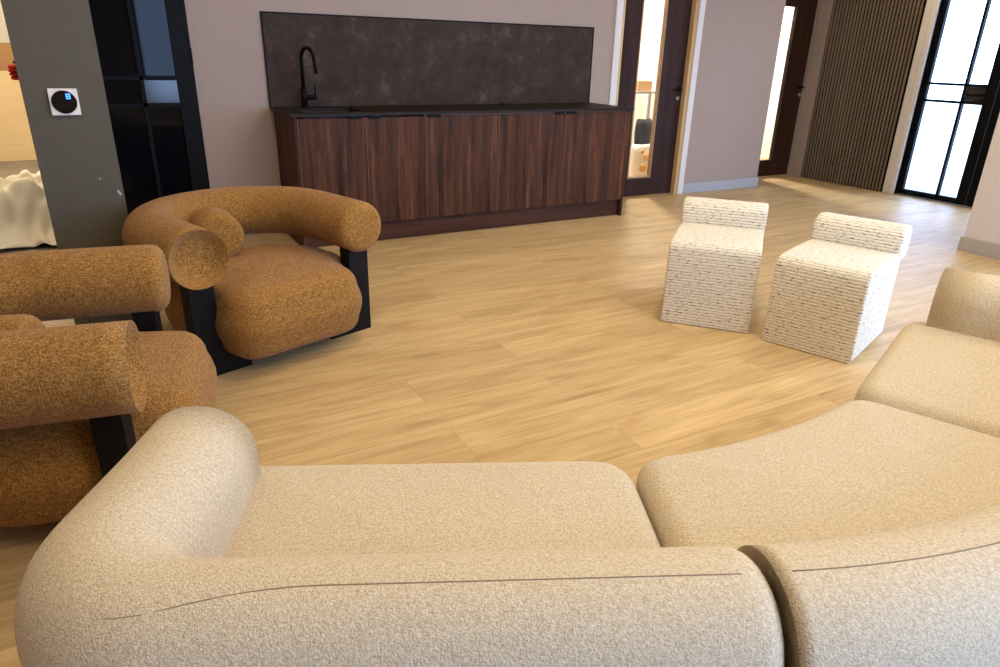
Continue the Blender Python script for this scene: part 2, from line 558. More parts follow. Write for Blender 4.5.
def catmull(pts, n):
    out = []
    for i in range(len(pts)-1):
        p0, p1, p2, p3 = pts[max(i-1, 0)], pts[i], pts[i+1], pts[min(i+2, len(pts)-1)]
        for k in range(n):
            t = k/n
            out.append(.5*((2*p1)+(-p0+p2)*t+(2*p0-5*p1+4*p2-p3)*t*t+(-p0+3*p1-3*p2+p3)*t**3))
    out.append(pts[-1])
    return out
def tube(bm, pts, rad, seg=10, cap=True):
    pts = [Vector(p) for p in pts]
    rings = []
    up = Vector((0, 0, 1))
    prev = None
    for i, p in enumerate(pts):
        t = (pts[min(i+1, len(pts)-1)]-pts[max(i-1, 0)]).normalized()
        if prev is None:
            a = t.cross(up)
            if a.length < 1e-3: a = t.cross(Vector((1, 0, 0)))
        else:
            a = prev - t*prev.dot(t)
        a.normalize(); prev = a
        b = t.cross(a)
        r = rad[i] if isinstance(rad, (list, tuple)) else rad
        rings.append([bm.verts.new(p+(a*math.cos(2*pi*k/seg)+b*math.sin(2*pi*k/seg))*r) for k in range(seg)])
    for i in range(len(rings)-1):
        for k in range(seg):
            bm.faces.new((rings[i][k], rings[i][(k+1) % seg], rings[i+1][(k+1) % seg], rings[i+1][k]))
    if cap:
        bm.faces.new(rings[0][::-1]); bm.faces.new(rings[-1])
def sweep_roll(path, profile, cap0, cap1, droop=0.0, dlen=.5):
    """profile: closed list of (n, z), n across the path (left of travel is +); returns rings with domed ends"""
    P = [Vector(p) for p in path]
    cz = (max(z for _, z in profile)+min(z for _, z in profile))/2
    cn = (max(n for n, _ in profile)+min(n for n, _ in profile))/2
    hn = (max(n for n, _ in profile)-min(n for n, _ in profile))/2
    hz = (max(z for _, z in profile)-min(z for _, z in profile))/2
    def frame(i):
        t = (P[min(i+1, len(P)-1)]-P[max(i-1, 0)]).normalized()
        return t, Vector((-t.y, t.x))
    def mk(p, nrm, d, l=9.0):
        out = []
        q_ = max(0.0, 1-l/dlen)
        zsc = 1-droop*q_*q_*(3-2*q_)
        for n, z in profile:
            nn = cn+(n-cn)*(1-d/hn)
            zz = cz+(z-cz)*(1-d/hz)
            q = p+nrm*nn
            out.append((q.x, q.y, zz*zsc))
        return out
    rings = []; K = 8
    t, nr = frame(0)
    if cap0:
        for k in range(K):
            a = (k+.35)/K*pi/2
            rings.append(mk(P[0]+t*(cap0*(1-math.sin(a))), nr, cap0*(1-math.cos(pi/2-a)), cap0*(1-math.sin(a))))
    L0 = cap0; acc = 0.0
    tot = sum((P[i+1]-P[i]).length for i in range(len(P)-1))
    for i, p in enumerate(P):
        if i: acc += (P[i]-P[i-1]).length
        if acc >= cap0 and acc <= tot-cap1:
            t_, n_ = frame(i)
            rings.append(mk(p, n_, 0, acc))
    t, nr = frame(len(P)-1)
    if cap1:
        for k in range(K):
            a = (k+.65)/K*pi/2
            rings.append(mk(P[-1]-t*(cap1*(1-math.sin(a))), nr, cap1*(1-math.cos(a))))
    def cen(r): return tuple(sum(p[j] for p in r)/len(r) for j in range(3))
    return rings, cen(rings[0]), cen(rings[-1])

def grid_uv_box(o):  # metre UVs from the dominant face axis, for cloth that needs a direction
    me = o.data
    uv = me.uv_layers.new(name='UVMap')
    for p in me.polygons:
        n = p.normal
        for li in p.loop_indices:
            v = me.vertices[me.loops[li].vertex_index].co
            if abs(n.x) > max(abs(n.y), abs(n.z)): uv.data[li].uv = (v.y, v.z)
            elif abs(n.z) > abs(n.y): uv.data[li].uv = (v.x, v.y)
            else: uv.data[li].uv = (v.x, v.z)

# ------------------------------------------------------------------ the room
H = 2.55
struct(boxes('floor', [(-1.9, 5.75, -1.82, 2.60, -.1, 0), (-1.9, 7.62, 2.60, 5.40, -.1, 0)], M['floor']))
struct(boxes('floor_back_room', [(-3.2, 1.0, 5.402, 10.6, -.1, 0)], M['screed']))
struct(boxes('floor_store', [(4.0, 6.195, 5.402, 7.3, -.1, -.001)], M['floor']))
struct(boxes('floor_corridor', [(6.202, 8.4, 5.402, 8.0, -.1, -.001)], M['floor']))
struct(boxes('ceiling', [(-3.2, 5.75, -1.82, 2.6, H, H+.1), (-3.2, 8.4, 2.6, 10.6, H, H+.1)], M['ceiling']))
WB0, WB1 = 5.335, 5.455
struct(boxes('wall_back', [(-1.9, -1.20, WB0, WB1, 0, H), (-1.20, .60, WB0, WB1, 2.14, H), (.60, 4.20, WB0, WB1, 0, H),
       (4.20, 5.12, WB0, WB1, 2.12, H), (5.12, 6.30, WB0, WB1, 0, H), (6.20, 6.30, WB1, 5.87, 0, H)], M['wall']))
struct(boxes('wall_corridor_front', [(6.30, 6.50, 5.75, 5.87, 0, H), (6.50, 7.37, 5.75, 5.87, 2.06, H), (7.47, 8.4, 5.75, 5.87, 0, H)], M['wall']))
struct(boxes('wall_right', [(7.40, 7.60, 4.52, 5.75, 0, H), (7.40, 7.60, 2.77, 4.40, 2.14, H), (7.40, 7.60, 4.40, 4.52, 2.14, H), (7.40, 7.60, 2.60, 2.77, 0, H)], M['wall']))
struct(boxes('wall_lobby', [(5.607, 7.40, 2.60, 2.716, 0, H)], M['pier']))
struct(boxes('wall_near', [(5.607, 5.75, -1.7, -1.4, 0, H), (5.607, 5.75, -1.4, 1.7, 0, .10), (5.607, 5.75, -1.4, 1.7, 2.30, H), (5.607, 5.75, 1.7, 2.60, 0, H)], M['pier']))
struct(boxes('wall_left', [(-1.9, -1.78, -1.7, 5.335, 0, H)], M['wall']))
struct(boxes('wall_rear', [(-1.9, .64, -1.82, -1.7, 0, H), (.64, 5.4, -1.82, -1.7, 0, .12), (.64, 5.4, -1.82, -1.7, 2.30, H), (5.4, 5.75, -1.82, -1.7, 0, H)], M['wall']))
struct(boxes('wall_back_room_left', [(-3.3, -3.2, 5.455, 10.6, 0, H)], M['wall_white']))
struct(boxes('wall_back_room_right', [(.90, 1.0, 5.455, 10.6, 0, H)], M['wall_white']))
struct(boxes('wall_back_room_end', [(-3.3, 1.0, 10.6, 10.7, 0, H)], M['wall_white']))
struct(boxes('wall_back_room_front', [(-3.3, -1.9, 5.36, 5.455, 0, H)], M['wall_white']))
struct(boxes('wall_store', [(4.0, 4.1, WB1, 7.2, 0, H), (6.15, 6.25, WB1, 7.2, 0, H), (4.0, 6.25, 7.2, 7.3, 0, H)], M['wall_white']))
struct(boxes('wall_corridor', [(6.25, 6.35, 5.87, 8.0, 0, H), (8.3, 8.4, 5.87, 8.0, 0, H), (6.25, 8.4, 8.0, 8.1, 0, H)], M['wall_white']))
struct(boxes('baseboard_back', [(5.19, 6.316, WB0-.016, WB0, 0, .10), (6.30, 6.316, WB0, 5.75, 0, .10)], M['skirting'], None, .003))
struct(boxes('baseboard_counter', [(3.935, 4.13, WB0-.016, WB0, 0, .10)], M['skirting'], None, .003))
struct(boxes('baseboard_near', [(5.591, 5.607, 1.7, 2.716, 0, .105), (5.591, 5.75, 2.716, 2.732, 0, .105)], M['skirting_tan'], None, .003))
struct(boxes('ground_outside', [(7.62, 30, -12, 20, -.14, -.04), (5.76, 7.62, -12, 2.60, -.14, -.04)], M['paving']))
struct(boxes('ground_behind', [(-12, 5.76, -20, -1.84, -.5, -.4)], M['paving']))

# pillar: free-standing square column
struct(boxes('wall_pillar', [(-.272, .033, 3.58, 3.86, 0, H)], M['pillar']))

# ---- rear window (behind the camera)
w = struct(boxes('window_1', [(.64, 5.4, -1.80, -1.74, .12, .18), (.64, 5.4, -1.80, -1.74, 2.24, 2.30), (.64, .70, -1.80, -1.74, .18, 2.24), (5.34, 5.4, -1.80, -1.74, .18, 2.24),
          (2.77, 2.83, -1.80, -1.74, .18, 2.24), (4.07, 4.13, -1.80, -1.74, .18, 2.24)], M['black']))
for k, (a, b_) in enumerate(((.70, 2.77), (2.83, 4.07), (4.13, 5.34))):
    boxes('pane', [(a, b_, -1.774, -1.768, .18, 2.24)], M['glass'], w)

w = struct(boxes('window_2', [(5.65, 5.71, -1.4, 1.7, .10, .16), (5.65, 5.71, -1.4, 1.7, 2.24, 2.30), (5.65, 5.71, -1.4, -1.34, .16, 2.24), (5.65, 5.71, 1.64, 1.7, .16, 2.24),
          (5.65, 5.71, .12, .18, .16, 2.24)], M['black']))
for a, b_ in ((-1.34, .12), (.18, 1.64)):
    boxes('pane', [(5.676, 5.682, a, b_, .16, 2.24)], M['glass'], w)
# ---- entrance: a pair of steel framed glass doors in the right wall (plane X = 7.45)
def steel_leaf(name, y0, y1, hinge_hi, parent_struct=True):
    """glazed leaf lying in an X plane, y0 < y1; hinge side at y1 if hinge_hi"""
    X0, X1 = 7.43, 7.475
    st_h, st_m, z0, z1 = .045, .095, .012, 2.10
    a, b_ = (y0+st_m, y1-st_h) if hinge_hi else (y0+st_h, y1-st_m)
    bars = [(X0, X1, y0, a, z0, z1), (X0, X1, b_, y1, z0, z1), (X0, X1, a, b_, z0, z0+.055), (X0, X1, a, b_, z1-.06, z1)]
    if hinge_hi: m0 = a+.185; m1 = m0+.026
    else: m1 = b_-.185; m0 = m1-.026
    bars += [(X0, X1, m0, m1, z0+.055, z1-.06), (X0, X1, a, b_, 1.125, 1.150), (X0, X1, a, b_, .962, .987)]
    d = struct(boxes(name, bars, M['black'], None, .002))
    lo, hi = (a, m0) if hinge_hi else (m1, b_)
    pl = boxes('lock_panel', [(X0+.004, X1-.004, lo, hi, .987, 1.125)], M['black_panel'], d)
    for (p, q) in ((a, m0), (m1, b_)):
        for (r, s) in ((z0+.055, .962), (1.150, z1-.06)):
            boxes('pane', [(7.449, 7.455, p, q, r, s)], M['glass'], d)
    p, q = (m1, b_) if hinge_hi else (a, m0)
    boxes('pane', [(7.449, 7.455, p, q, .987, 1.125)], M['glass'], d)
    hy = lo+.03 if hinge_hi else hi-.03
    bm = bmesh.new()
    tube(bm, [(X0+.004, hy, 1.05), (X0-.05, hy, 1.05), (X0-.055, hy+(.11 if hinge_hi else -.11), 1.05)], .009, 8)
    from_bm('door_handle', bm, M['black'], pl, True)
    return d
steel_leaf('door_3', 3.680, 4.385, True)
steel_leaf('door_4', 2.795, 3.672, False)
struct(boxes('trim_1', [(7.41, 7.50, 4.387, 4.405, 0, 2.14), (7.41, 7.50, 2.77, 2.792, 0, 2.14), (7.41, 7.50, 2.792, 4.387, 2.105, 2.14)], M['black']))
struct(boxes('trim_2', [(7.375, 7.42, 4.405, 4.455, 0, 2.2), (7.385, 7.40, 4.462, 4.53, 0, 2.2), (7.40, 7.43, 4.455, 4.53, 0, 2.2)], M['white_trim'], None, .003))
struct(boxes('trim_3', [(7.41, 7.60, 2.79, 4.40, 0, .010)], M['steel']))

# ---- internal black steel door beside the pillar: closed leaf in the back wall, dark mirrored glass
Y0, Y1 = 5.30, 5.345
x0, x1 = -.28, .585
d5 = struct(boxes('door_5', [(x0, x0+.05, Y0, Y1, .01, 2.12), (x1-.105, x1, Y0, Y1, .01, 2.12), (x0+.05, x1-.105, Y0, Y1, .01, .07), (x0+.05, x1-.105, Y0, Y1, 2.05, 2.12),
       (.255, .283, Y0, Y1, .07, 2.05), (x0+.05, x1-.105, Y0, Y1, 1.10, 1.128), (x0+.05, x1-.105, Y0, Y1, .930, .958)], M['black'], None, .002))
for (a, b_) in ((x0+.05, .255), (.283, x1-.105)):
    for (r, s) in ((.07, .930), (1.128, 2.05)):
        boxes('pane', [(a, b_, 5.318, 5.326, r, s)], M['black_glass'], d5)
boxes('pane', [(x0+.05, .255, 5.318, 5.326, .958, 1.10)], M['black_glass'], d5)
boxes('lock_panel', [(.283, x1-.105, 5.305, 5.34, .958, 1.10)], M['black_panel'], d5)
for z in (.30, 1.25, 1.9):
    boxes('hinge', [(x1-.002, x1+.014, 5.292, 5.335, z-.055, z+.055)], M['black'], d5, .003)
struct(boxes('trim_4', [(-1.20, -1.15, 5.33, 5.46, 0, 2.14), (.586, .60, 5.33, 5.46, 0, 2.14), (-1.15, .586, 5.33, 5.46, 2.121, 2.14)], M['black']))
struct(boxes('wall_back_room_screen', [(-.28, .585, 5.36, 5.45, 0, 2.12)], M['slat_back']))

# ---- door 1: brown veneered door with a tall glass slot
def flush_door(name, x0, x1, y0, y1, z1, gx0, gx1, gz0, gz1, grooves, hx, hdir, bead='bead'):
    d = struct(boxes(name, [(x0, gx0, y0, y1, .008, z1), (gx1, x1, y0, y1, .008, z1), (gx0, gx1, y0, y1, .008, gz0), (gx0, gx1, y0, y1, gz1, z1)], M['wenge'], None, .0015))
    boxes('glazing_bead', [(gx0, gx0+.014, y0-.004, y1, gz0, gz1), (gx1-.014, gx1, y0-.004, y1, gz0, gz1), (gx0+.014, gx1-.014, y0-.004, y1, gz0, gz0+.014), (gx0+.014, gx1-.014, y0-.004, y1, gz1-.014, gz1)], M[bead], d)
    boxes('pane', [(gx0+.014, gx1-.014, (y0+y1)/2-.003, (y0+y1)/2+.003, gz0+.014, gz1-.014)], M['glass'], d)
    if grooves:
        boxes('groove', [(a, b_, y0-.0012, y0+.002, z, z+.006) for z in grooves for a, b_ in ((x0+.012, gx0-.012), (gx1+.012, x1-.09))] +
              [(x1-.094, x1-.088, y0-.0012, y0+.002, .2, z1-.1)], M['groove'], d)
    bm = bmesh.new()
    tube(bm, [(hx, y0, 1.03), (hx, y0-.012, 1.03)], .024, 16)
    tube(bm, [(hx, y0-.01, 1.03), (hx, y0-.05, 1.03), (hx+.03*hdir, y0-.056, 1.03), (hx+.12*hdir, y0-.056, 1.03)], .0095, 10)
    from_bm('door_handle', bm, M['black'], d, True)
    bm = bmesh.new()
    tube(bm, [(hx, y0, .945), (hx, y0-.010, .945)], .022, 16)
    from_bm('thumb_turn', bm, M['steel'], d, True)
    return d
flush_door('door_1', 4.255, 5.078, 5.385, 5.425, 2.04, 4.480, 4.782, .185, 1.90, (.52, .80, 1.08, 1.36, 1.64), 5.030, -1)
struct(boxes('trim_5', [(4.20, 4.25, 5.34, 5.46, 0, 2.06), (5.083, 5.12, 5.338, 5.46, 0, 2.06), (4.25, 5.083, 5.34, 5.46, 2.045, 2.12)], M['pine']))
struct(boxes('trim_6', [(4.135, 4.208, WB0-.018, WB0+.004, 0, 2.13), (5.118, 5.188, WB0-.018, WB0+.004, 0, 2.13), (4.208, 5.118, WB0-.018, WB0+.004, 2.06, 2.13)], M['white_trim'], None, .003))
# ---- door 2: same door at the end, in the recess
flush_door('door_2', 6.54, 7.335, 5.765, 5.81, 1.985, 6.76, 7.03, .185, 1.89, (), 7.30, -1, 'wenge')
struct(boxes('trim_7', [(6.50, 6.535, 5.752, 5.87, 0, 2.06), (7.34, 7.42, 5.70, 5.87, 0, 2.06), (6.535, 7.34, 5.752, 5.87, 1.99, 2.06)], M['skirting_tan']))
struct(boxes('trim_8', [(7.355, 7.40, 5.585, 5.70, 0, H)], M['wall']))

# ---- slatted wall panel
t = tag(empty('slatted_wall_panel', (7.40, 5.06, 0)), 'tall grey brown vertical slat panel on the right wall between dark door and glass entrance', 'wall panel')
boxes('backing', [(-.03, -.001, -.52, .52, .002, 2.5)], M['slat_back'], t)
n = 26
boxes('slats', [(-.044, -.03, -.52+1.04*k/n+.004, -.52+1.04*k/n+.024, .002, 2.5) for k in range(n)], M['slat'], t, .0015)

# ------------------------------------------------------------------ kitchenette
CY = 4.735           # door front plane
X0c, X1c = 1.097, 3.916
t = tag(empty('splashback', (2.49, WB0, .92)), 'mottled brown stone splashback panel on the wall above the long sideboard', 'splashback')
boxes('panel', [(1.082-2.49, 3.896-2.49, -.012, -.001, .001, .618)], M['splash'], t)
boxes('edge_trim', [(1.072-2.49, 3.906-2.49, -.016, -.001, .618, .628), (1.072-2.49, 1.082-2.49, -.016, -.001, .001, .618), (3.896-2.49, 3.906-2.49, -.016, -.001, .001, .618)], M['black'], t)

# worktop with a cut-out for the sink
SX0, SX1, SY0, SY1 = 1.20, 1.61, 4.83, 5.16
o = boxes('worktop', [(1.075, SX0, CY-.022, WB0-.002, .90, .92), (SX1, 3.932, CY-.022, WB0-.002, .90, .92), (SX0, SX1, CY-.022, SY0, .90, .92), (SX0, SX1, SY1, WB0-.002, .90, .92)], M['worktop'])
tag(o, 'long thin dark brown worktop with sink cut out, on the walnut cabinets', 'worktop')
bm = bmesh.new()
bx(bm, SX0-.01, SX1+.01, SY0-.01, SY1+.01, .70, .712)
for (a, b_, c, e) in ((SX0-.012, SX0+.001, SY0-.012, SY1+.012), (SX1-.001, SX1+.012, SY0-.012, SY1+.012)):
    bx(bm, a, b_, c, e, .70, .8995)
for (c, e) in ((SY0-.012, SY0+.001), (SY1-.001, SY1+.012)):
    bx(bm, SX0, SX1, c, e, .70, .8995)
t = tag(empty('sink', (0, 0, 0)), 'small black rectangular sink set into the left end of the worktop', 'sink')
from_bm('basin', bm, M['sink'], t)
bm = bmesh.new()
tube(bm, [(1.40, 5.0, .712), (1.40, 5.0, .716)], .04, 20)
from_bm('drain', bm, M['steel'], t, True)

fx, fy = 1.305, 5.235
t = tag(empty('faucet', (fx, fy, .92)), 'black gooseneck kitchen tap with side lever behind the sink', 'faucet')
bm = bmesh.new()
tube(bm, [(0, 0, 0), (0, 0, .012)], .030, 20)
tube(bm, [(0, 0, .012), (0, 0, .14)], .022, 20)
from_bm('body', bm, M['black'], t, True)
bm = bmesh.new()
pts = [(0, 0, .13), (0, 0, .33)]
for k in range(1, 13):
    a = pi*k/12*.98
    pts.append((.028*(1-math.cos(a)), -.062*(1-math.cos(a)), .33+.072*math.sin(a)))
lx, ly, lz = pts[-1]
pts += [(lx+.004, ly-.008, lz-.05), (lx+.007, ly-.014, lz-.10)]
tube(bm, pts, .0135, 12)
from_bm('spout', bm, M['black'], t, True)
bm = bmesh.new()
tube(bm, [(0, 0, .07), (.085, -.01, .07)], .017, 14)
tube(bm, [(.078, -.01, .07), (.080, -.01, .15)], .006, 8)
from_bm('lever', bm, M['black'], t, True)

bm = bmesh.new()
tube(bm, [(2.98, 5.27, .9201), (2.98, 5.27, .928)], .036, 24)
tag(from_bm('pop_up_socket', bm, M['black'], None, True), 'small round black pop up socket lid at the back of the worktop', 'socket')

def cabinet(x0, x1, doors, label, panel_left=False, panel_right=False, tabs=()):
    """doors: x edges; tabs: x centres of the black finger pulls"""
    xm = (x0+x1)/2
    t = tag(empty('base_cabinet', (xm, 5.03, 0)), label, 'cabinet', 'walnut base cabinets under the worktop')
    L = lambda x: x-xm
    Yl = lambda y: y-5.03
    zb, zt = .15, .90
    boxes('carcass', [(L(x0)+.001, L(x1)-.001, Yl(CY)+.022, Yl(5.31), zb+.012, zt-.002 if not panel_left else .69)], M['edge'], t)
    for a, b_ in zip(doors[:-1], doors[1:]):
        dr = boxes('door', [(L(a)+.002, L(b_)-.002, Yl(CY), Yl(CY)+.02, zb, zt-.012)], M['walnut'], t, .0012)
        boxes('edge_band', [(L(a)+.002, L(a)+.0055, Yl(CY)-.0008, Yl(CY)+.02, zb, zt-.012)], M['edge'], dr)
        for c, p, q in tabs:
            if a < c < b_:
                boxes('finger_pull', [(L(p), L(q), Yl(CY)-.006, Yl(CY)+.01, zt-.022, zt-.001)], M['black'], dr, .002)
    if panel_left: boxes('end_panel', [(L(x0)-.020, L(x0)-.001, Yl(CY)-.002, Yl(5.318), 0.001, zt-.001)], M['walnut'], t, .001)
    if panel_right: boxes('end_panel', [(L(x1)+.001, L(x1)+.020, Yl(CY)-.002, Yl(5.318), 0.001, zt-.001)], M['walnut'], t, .001)
    return t
cabinet(1.117, 2.033, (1.117, 1.586, 2.033), 'walnut double cabinet under the sink at the left end of the run', True, False, ((1.5, 1.475, 1.565), (1.65, 1.607, 1.70)))
cabinet(2.033, 2.641, (2.033, 2.641), 'single door walnut cabinet in the middle of the run', False, False, ((2.1, 2.062, 2.155),))
cabinet(2.641, 3.896, (2.641, 3.254, 3.896), 'wide walnut double cabinet at the right end of the run beside the brown door', False, True, ((3.2, 3.155, 3.24), (3.3, 3.268, 3.36)))
tag(boxes('plinth', [(1.118, 3.894, CY+.045, CY+.063, .002, .146)], M['walnut_h']), 'dark walnut kickboard along the floor under the cabinet doors', 'plinth')

# ------------------------------------------------------------------ thermostat on the pillar
t = tag(empty('thermostat', (-.127, 3.58, 1.084)), 'square white thermostat with round black display on the dark grey pillar', 'thermostat')
boxes('plate', [(-.054, .054, -.014, -.0005, -.054, .054)], M['thermo'], t, .003)
bm = bmesh.new()
tube(bm, [(0, -.014, 0), (0, -.018, 0), (0, -.020, 0)], [.047, .047, .0455], 40)
dsp = from_bm('display', bm, M['lens'], t, False)
boxes('display_glint', [(.010, .014, -.0208, -.0202, .012, .034), (.022, .026, -.0208, -.0202, .012, .034), (.010, .026, -.0208, -.0202, .012, .016), (.010, .026, -.0208, -.0202, .021, .025), (.010, .026, -.0208, -.0202, .030, .034)], M['display'], dsp)  # glowing eight-shaped bars in place of a reflected window glint

# ------------------------------------------------------------------ sofa, three sections
US, VS = Vector((.9026, -.4304)), Vector((.4304, .9026))
UR, VR = Vector((.928, .371)), Vector((-.371, .928))
VC = 2.407
PC = US*.428+VS*VC                     # centre of the curve, in plan
SEAT_Z, BACK_Z = .445, .645
def prof(hn, z0, z1, rt, rb, n=9):
    pts = []
    for (cx, cz, r, a0) in ((hn-rt, z1-rt, rt, 0), (-hn+rt, z1-rt, rt, pi/2), (-hn+rb, z0+rb, rb, pi), (hn-rb, z0+rb, rb, 1.5*pi)):
        for k in range(n):
            a = a0+pi/2*k/(n-1)
            pts.append((cx+r*math.cos(a), cz+r*math.sin(a)))
    return pts
ROLL = prof(.118, .05, BACK_Z, .114, .04)
def straight_section(root, mirrored, SA, s_end, droop):
    """section in its own (s, v) frame: s = distance from the joint, v towards the seat front"""
    if not mirrored: W = lambda s, v, z: (*(PC - US*s + VS*(v-VC)), z)
    else:            W = lambda s, v, z: (*(PC + UR*s + VR*(v-VC)), z)
    ox, oy = root.location.x, root.location.y
    xf = lambda p: (lambda q: (q[0]-ox, q[1]-oy, q[2]))(W(*p))
    seat = relax(resample(round_poly([(.004, 1.40), (.004, .70), (SA-.02, .72), (SA-.02, 1.40)], [.085, .06, .06, .06]), .025), 3)
    # orientation for insets: make it ccw
    def area2(p): return sum(p[i-1].x*p[i].y-p[i].x*p[i-1].y for i in range(len(p)))
    if area2(seat) < 0: seat.reverse()
    puffy('seat', seat, .05, SEAT_Z-.014, .04, .055, .02, M['sofa'], root, xf, .008)
    # the roll: up the arm, round the corner, along the back to the joint
    VB, RC = .755, .17
    path = [Vector((SA, 1.325)), Vector((SA, 1.15)), Vector((SA, .98))]
    for k in range(0, 13):
        a = k/12*pi/2
        path.append(Vector((SA-RC*(1-math.cos(a)), VB+RC-RC*math.sin(a))))
    path += [Vector((.45, VB)), Vector((.25, VB)), Vector((s_end, VB))]
    P = []
    for i in range(len(path)-1):
        k = max(1, int((path[i+1]-path[i]).length/.025))
        P += [path[i]+(path[i+1]-path[i])*(j/k) for j in range(k)]
    P.append(path[-1])
    rings, c0, c1 = sweep_roll(P, ROLL, .15, .046, droop, .55)
    vs, fs = ring_mesh(rings, True, c0, c1)
    vs = [xf(v) for v in vs]
    back = mesh_obj('backrest', vs, fs, M['sofa'], root)
    # stitched seam along the top of the roll, crossing to the outside at the corner
    bm = bmesh.new(); pts = []
    for i, p in enumerate(P):
        if i < 6 or i > len(P)-3: continue
        t = (P[min(i+1, len(P)-1)]-P[max(i-1, 0)]).normalized()
        nrm = Vector((-t.y, t.x))               # left of travel = inner or outer, fixed below
        inner = nrm if nrm.dot(Vector((.45, 1.15))-p) > 0 else -nrm
        f = min(1.0, max(0.0, (i/len(P)-.22)/.36))
        f = f*f*(3-2*f)
        off = -.114+.100*f
        # height on the profile at this offset
        e = max(0.0, abs(off)-.002)
        z = BACK_Z-.114+math.sqrt(max(0, .114**2-e*e))-.0004
        q_ = max(0.0, 1-i*.025/.55); z *= 1-droop*q_*q_*(3-2*q_)
        q = p+inner*off
        pts.append(xf((q.x, q.y, z)))
    tube(bm, pts, .0012, 6)
    from_bm('seam', bm, M['stitch'], back, True)
    for (s, v) in ((.10, 1.25), (.76, 1.25), (.10, .80), (.76, .85)):
        x, y, _ = xf((s, v, 0))
        bm = bmesh.new()
        tube(bm, [(x, y, .0), (x, y, .056)], .028, 14)
        from_bm('foot', bm, M['black_wood'], root, True)
c = PC - US*.45 + VS*(.95-VC)
sL = tag(empty('sofa_section', (c.x, c.y, 0)), 'nearest cream boucle sofa section, its rounded arm beside the ochre armchairs', 'sofa', 'sections of the curved cream sofa')
straight_section(sL, False, .978, -.030, .055)
c = PC + UR*.45 + VR*(.95-VC)
sR = tag(empty('sofa_section', (c.x, c.y, 0)), 'far cream boucle sofa section with an arm, cut by the right frame edge', 'sofa', 'sections of the curved cream sofa')
straight_section(sR, True, .850, .004, .03)
# curved middle section
a0 = math.atan2(-VS.y, -VS.x); a1 = math.atan2(-VR.y, -VR.x)
if a0 > 0: a0 -= 2*pi
if a1 > 0: a1 -= 2*pi
mid = (a0+a1)/2
cm = PC+Vector((math.cos(mid), math.sin(mid)))*1.4
sM = tag(empty('sofa_section', (cm.x, cm.y, 0)), 'curved middle section of the cream boucle sofa without arms', 'sofa', 'sections of the curved cream sofa')
def pol(r, a): return PC+Vector((math.cos(a), math.sin(a)))*r-cm
g = .004
rf, rbk = VC-1.40, VC-.70
front = [pol(rf-.035*math.sin(pi*k/6), a0+g/rf+(a1-a0-2*g/rf)*k/6) for k in range(7)]
rear = [pol(rbk, a1-g/rbk+(a0-a1+2*g/rbk)*k/6) for k in range(7)]
corner = [front[0], front[-1], rear[0], rear[-1]]
raw = front+rear
rad = [0]*len(raw)
rad[0], rad[6] = .075, .085
for i in (7, 13): rad[i] = .06
seat = []
raw2 = [Vector(p) for p in raw]
seat = relax(resample(round_poly([tuple(p) for p in raw2], rad), .025), 4)
def area2(p): return sum(p[i-1].x*p[i].y-p[i].x*p[i-1].y for i in range(len(p)))
if area2(seat) < 0: seat.reverse()
puffy('seat', seat, .05, SEAT_Z-.014, .04, .055, .024, M['sofa'], sM, None, .006)
rm = VC-.755
P = [pol(rm, a0+.029/rm+(a1-a0-.033/rm)*k/50) for k in range(51)]
rings, c0, c1 = sweep_roll(P, ROLL, .014, .05)
vs, fs = ring_mesh(rings, True, c0, c1)
bk = mesh_obj('backrest', vs, fs, M['sofa'], sM)
bm = bmesh.new()
pts = [(*pol(rm+.012, a0+(a1-a0)*k/50), BACK_Z-.114+math.sqrt(.114**2-.010**2)-.0004) for k in range(2, 49)]
tube(bm, pts, .0012, 6)
from_bm('seam', bm, M['stitch'], bk, True)
for (r, a) in ((1.15, a0+.1), (1.15, a1-.1), (1.62, a0+.08), (1.62, a1-.08)):
    p = pol(r, a)
    bm = bmesh.new()
    tube(bm, [(p.x, p.y, .0), (p.x, p.y, .056)], .028, 14)
    from_bm('foot', bm, M['black_wood'], sM, True)

